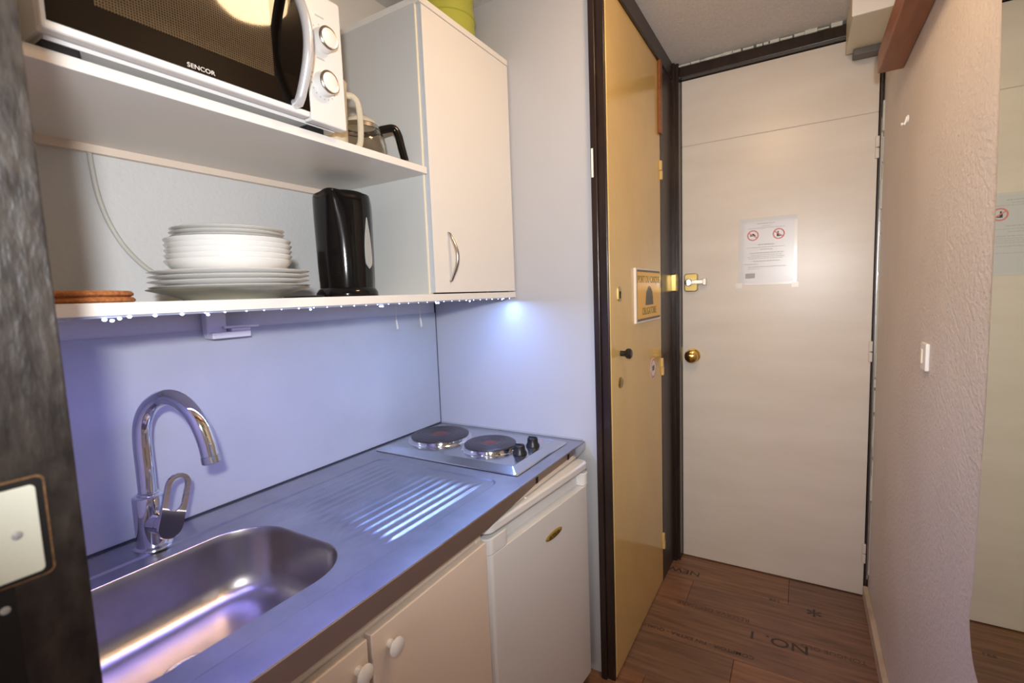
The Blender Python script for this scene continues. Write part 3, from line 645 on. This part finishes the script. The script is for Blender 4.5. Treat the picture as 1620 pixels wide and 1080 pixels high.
# kettle
kt = empty('electric_kettle', (-1.137, .978, ZS)); tag(kt, 'glossy black electric kettle with a grey water gauge', 'kettle'); kt.rotation_euler = (0, 0, 0)
def KT(o): o.parent = kt; return o
KT(turned('kettle_base', [(0, 0), (.084, 0), (.086, .004), (.085, .014), (.080, .022), (.0755, .026), (0, .026)], M_gloss))
bm = bmesh.new(); n = 64; rings = []
dsp = math.atan2(-.55, .30)   # spout heads towards the left of the picture
for z_, r in ((.0265, .0745), (.05, .0755), (.10, .0768), (.16, .0775), (.22, .0785), (.262, .0785), (.280, .078), (.287, .076)):
    s = []
    for k in range(n):
        a = 2*PI*k/n; da = (a-dsp+PI) % (2*PI)-PI
        t = max(0, (z_-.16)/.127); bump = .013*t*t*math.exp(-(da/.30)**2); lift = .006*t*math.exp(-(da/.35)**2) if z_ > .27 else 0
        rr = r+bump; s.append(bm.verts.new((rr*math.cos(a), rr*math.sin(a), z_+lift)))
    rings.append(s)
for A, Bq in zip(rings, rings[1:]):
    for k in range(n): bm.faces.new((A[k], A[(k+1) % n], Bq[(k+1) % n], Bq[k]))
bm.faces.new(rings[0][::-1]); bm.faces.new(rings[-1]); KT(fin('kettle_body', bm, M_gloss, smooth=True))
ki = KT(turned('kettle_lid', [(.062, .286), (.060, .294), (.045, .298), (0, .2985)], M_gloss, n=40))
# handle column on the right with gauge
da = math.radians(-5); hv = Vector((math.cos(math.radians(20)), math.sin(math.radians(20)), 0))
gv = Vector((math.cos(math.radians(12)), math.sin(math.radians(12)), 0)); gs = Vector((-gv.y, gv.x, 0))
bm = bmesh.new(); pts = []
for x, z_, _q in catmull([(0, .078, 0), (.013, .092, 0), (.0145, .12, 0), (.011, .165, 0), (.004, .205, 0), (0, .222, 0), (-.004, .205, 0), (-.011, .165, 0), (-.0145, .12, 0), (-.013, .092, 0)], 4): pts.append(gv*(.0765-x*x*3)+gs*x+Vector((0, 0, z_)))
extr(bm, pts, gv*.0045); KT(fin('water_gauge', bm, M_grey, bevel=.001))
bm = bmesh.new()
rad = Vector((math.cos(math.radians(139)), math.sin(math.radians(139)), 0))
tube(bm, catmull([rad*.060+Vector((0, 0, .275)), rad*.085+Vector((0, 0, .272)), rad*.100+Vector((0, 0, .24)), rad*.102+Vector((0, 0, .17)), rad*.096+Vector((0, 0, .10)), rad*.070+Vector((0, 0, .07))], 6), .011, 16)
KT(fin('kettle_handle', bm, M_gloss, smooth=True))
KT(tubeo('kettle_cord', catmull([(-.03, -.078, .004), (-.01, -.095, .004), (.01, -.10, .004), (.03, -.115, .004), (-.05, -.13, .004), (-.12, -.12, .004)], 6), .0035, M_blackp, n=8))

# ------------------------------------------------------------------ microwave
mw = empty('microwave_oven', (-1.08, .54, 1.7875)); tag(mw, 'white microwave oven with black glass door and two dials', 'microwave')
W_ = lambda o: P(o, mw)
MX, MY0, MY1, MZ0, MZ1 = -.902, .282, .805, 1.8045, 2.072
W_(box('housing', (MX-.34, MY0+.002, MZ0+.002), (MX-.024, MY1-.002, MZ1-.002), M_whitei, bevel=.003))
pn_ = W_(box('control_panel', (MX-.024, .7115, MZ0-.004), (MX+.001, MY1, MZ1), M_whitei, bevel=.003))
dw = W_(box('oven_door', (MX-.024, MY0, MZ0), (MX, .7095, MZ1), M_white, bevel=.004))
gb = box('door_glass', (MX, MY0+.006, MZ0+.011), (MX+.0016, .7085, MZ1-.006), M_glassb, dw)
wd = box('door_window', (MX+.0016, .345, MZ0+.055), (MX+.0021, .630, MZ1-.035), M_perf, dw)
text('maker_lettering', 'SENCOR', .0104, M_boxw, dw, (MX+.0019, .4905, 1.8225), RX, 1.15, .0002)
hpnt = [(MX, .673, MZ0+.016), (MX+.012, .6735, MZ0+.016)]+[(MX+.014+.040*math.sin(PI*k/20), .6745, MZ0+.018+(MZ1-MZ0-.036)*k/20) for k in range(1, 20)]+[(MX+.012, .6735, MZ1-.016), (MX, .673, MZ1-.016)]
bm = bmesh.new(); tube(bm, hpnt, .0098, 16, flat=1.0); hn = fin('door_handle', bm, M_satin, dw, smooth=True)
for i, (y, z_) in enumerate(((.753, 1.976), (.748, 1.884))):
    k = turned('dial', [(0, .0225), (.0185, .0225), (.0210, .0215), (.0232, .020), (.0238, .0185), (.0245, .006), (.0262, .001), (.0262, 0), (0, 0)], M_white, n=40, origin=(MX+.001, y, z_), axis=(1, 0, 0)); k.parent = pn_
    rg = turned('dial_ring', [(.0190, .0226), (.0215, .0232), (.0238, .0212), (.0240, .0190)], M_nickel, n=40, origin=(MX+.001, y, z_), axis=(1, 0, 0)); rg.parent = k
bm = bmesh.new()
for y, z_, r0, a0, a1, n in ((.753, 1.976, .031, 20, 160, 6), (.748, 1.884, .031, 150, 390, 13)):
    for q in range(n):
        a = math.radians(a0+(a1-a0)*q/(n-1)); cyq, czq = y+r0*math.cos(a), z_+r0*math.sin(a); bx(bm, (MX+.001, cyq-.0013, czq-.0016), (MX+.0014, cyq+.0013, czq+.0016))
for y0, z0, w in ((.738, 2.022, .022), (.735, 1.934, .020)): bx(bm, (MX+.001, y0, z0), (MX+.0014, y0+w, z0+.003))
o = fin('dial_markings', bm, M_print, pn_); o['kind'] = 'stuff'
W_(box('base_pan', (MX-.33, MY0+.01, MZ0-.004), (MX-.03, MY1-.01, MZ0+.003), M_whitei))
for x in (MX-.05, MX-.30):
    for y in (MY0+.03, MY1-.06): W_(box('foot', (x-.018, y-.022, 1.7876), (x+.018, y+.022, MZ0-.003), M_blackp, bevel=.002))

# coffee pot and pitcher behind the microwave
cp = empty('coffee_pot', (-1.05, .984, 1.7876)); tag(cp, 'glass coffee pot with black handle on the upper shelf', 'coffee pot')
def CP(o): o.parent = cp; return o
CP(turned('glass_body', [(0, .002), (.046, .002), (.060, .010), (.068, .030), (.068, .050), (.062, .075), (.050, .092), (.044, .098), (.046, .104), (.043, .104), (.041, .098), (.047, .090), (.059, .073), (.065, .050), (.065, .032), (.057, .013), (.044, .005), (0, .005)], M_glass, n=48))
CP(turned('metal_band', [(.045, .090), (.0535, .090), (.0500, .101), (.047, .102)], M_nickel, n=40))
CP(turned('pot_lid', [(.045, .104), (.044, .110), (.030, .122), (.014, .128), (0, .129)], M_frost, n=36))
hdv = Vector((.55, .84, 0)).normalized()
CP(tubeo('pot_handle', catmull([hdv*.046+Vector((0, 0, .094)), hdv*.070+Vector((0, 0, .102)), hdv*.092+Vector((0, 0, .106)), hdv*.104+Vector((0, 0, .090)), hdv*.112+Vector((0, 0, .055)), hdv*.120+Vector((0, 0, .020))], 6), .0085, M_gloss, n=14, flat=1.3))
wp_ = empty('plastic_pitcher', (-1.02, .853, 1.7876)); tag(wp_, 'translucent cream plastic pitcher half hidden behind the microwave', 'pitcher')
def WP(o): o.parent = wp_; return o
WP(turned('pitcher_body', [(0, 0), (.040, 0), (.044, .004), (.048, .150), (.050, .165), (.047, .165), (.042, .010), (0, .006)], M_frost, n=40))
hv2 = Vector((.35, .94, 0)).normalized()
WP(tubeo('pitcher_handle', catmull([hv2*.046+Vector((0, 0, .145)), hv2*.066+Vector((0, 0, .146)), hv2*.080+Vector((0, 0, .130)), hv2*.083+Vector((0, 0, .080)), hv2*.078+Vector((0, 0, .030)), hv2*.060+Vector((0, 0, .016)), hv2*.042+Vector((0, 0, .014))], 6), .0062, M_frost, n=12, flat=1.3))

# lime green bucket on the cupboard
gb_ = empty('green_bucket', (-1.10, 1.462, 2.2572)); tag(gb_, 'lime green plastic bucket standing on top of the wall cupboard', 'bucket')
o = turned('bucket_body', [(0, 0), (.104, 0), (.106, .006), (.1015, .10), (.098, .19), (.101, .195), (.094, .195), (.094, .19), (.098, .10), (.100, .008), (0, .006)], M_lime, n=56); o.parent = gb_
bm = bmesh.new()
for z_ in (.05, .12): lathe(bm, [(.100, z_-.003), (.1052, z_), (.100, z_+.003)], 56)
o = fin('bucket_ribs', bm, M_lime, gb_, smooth=True)
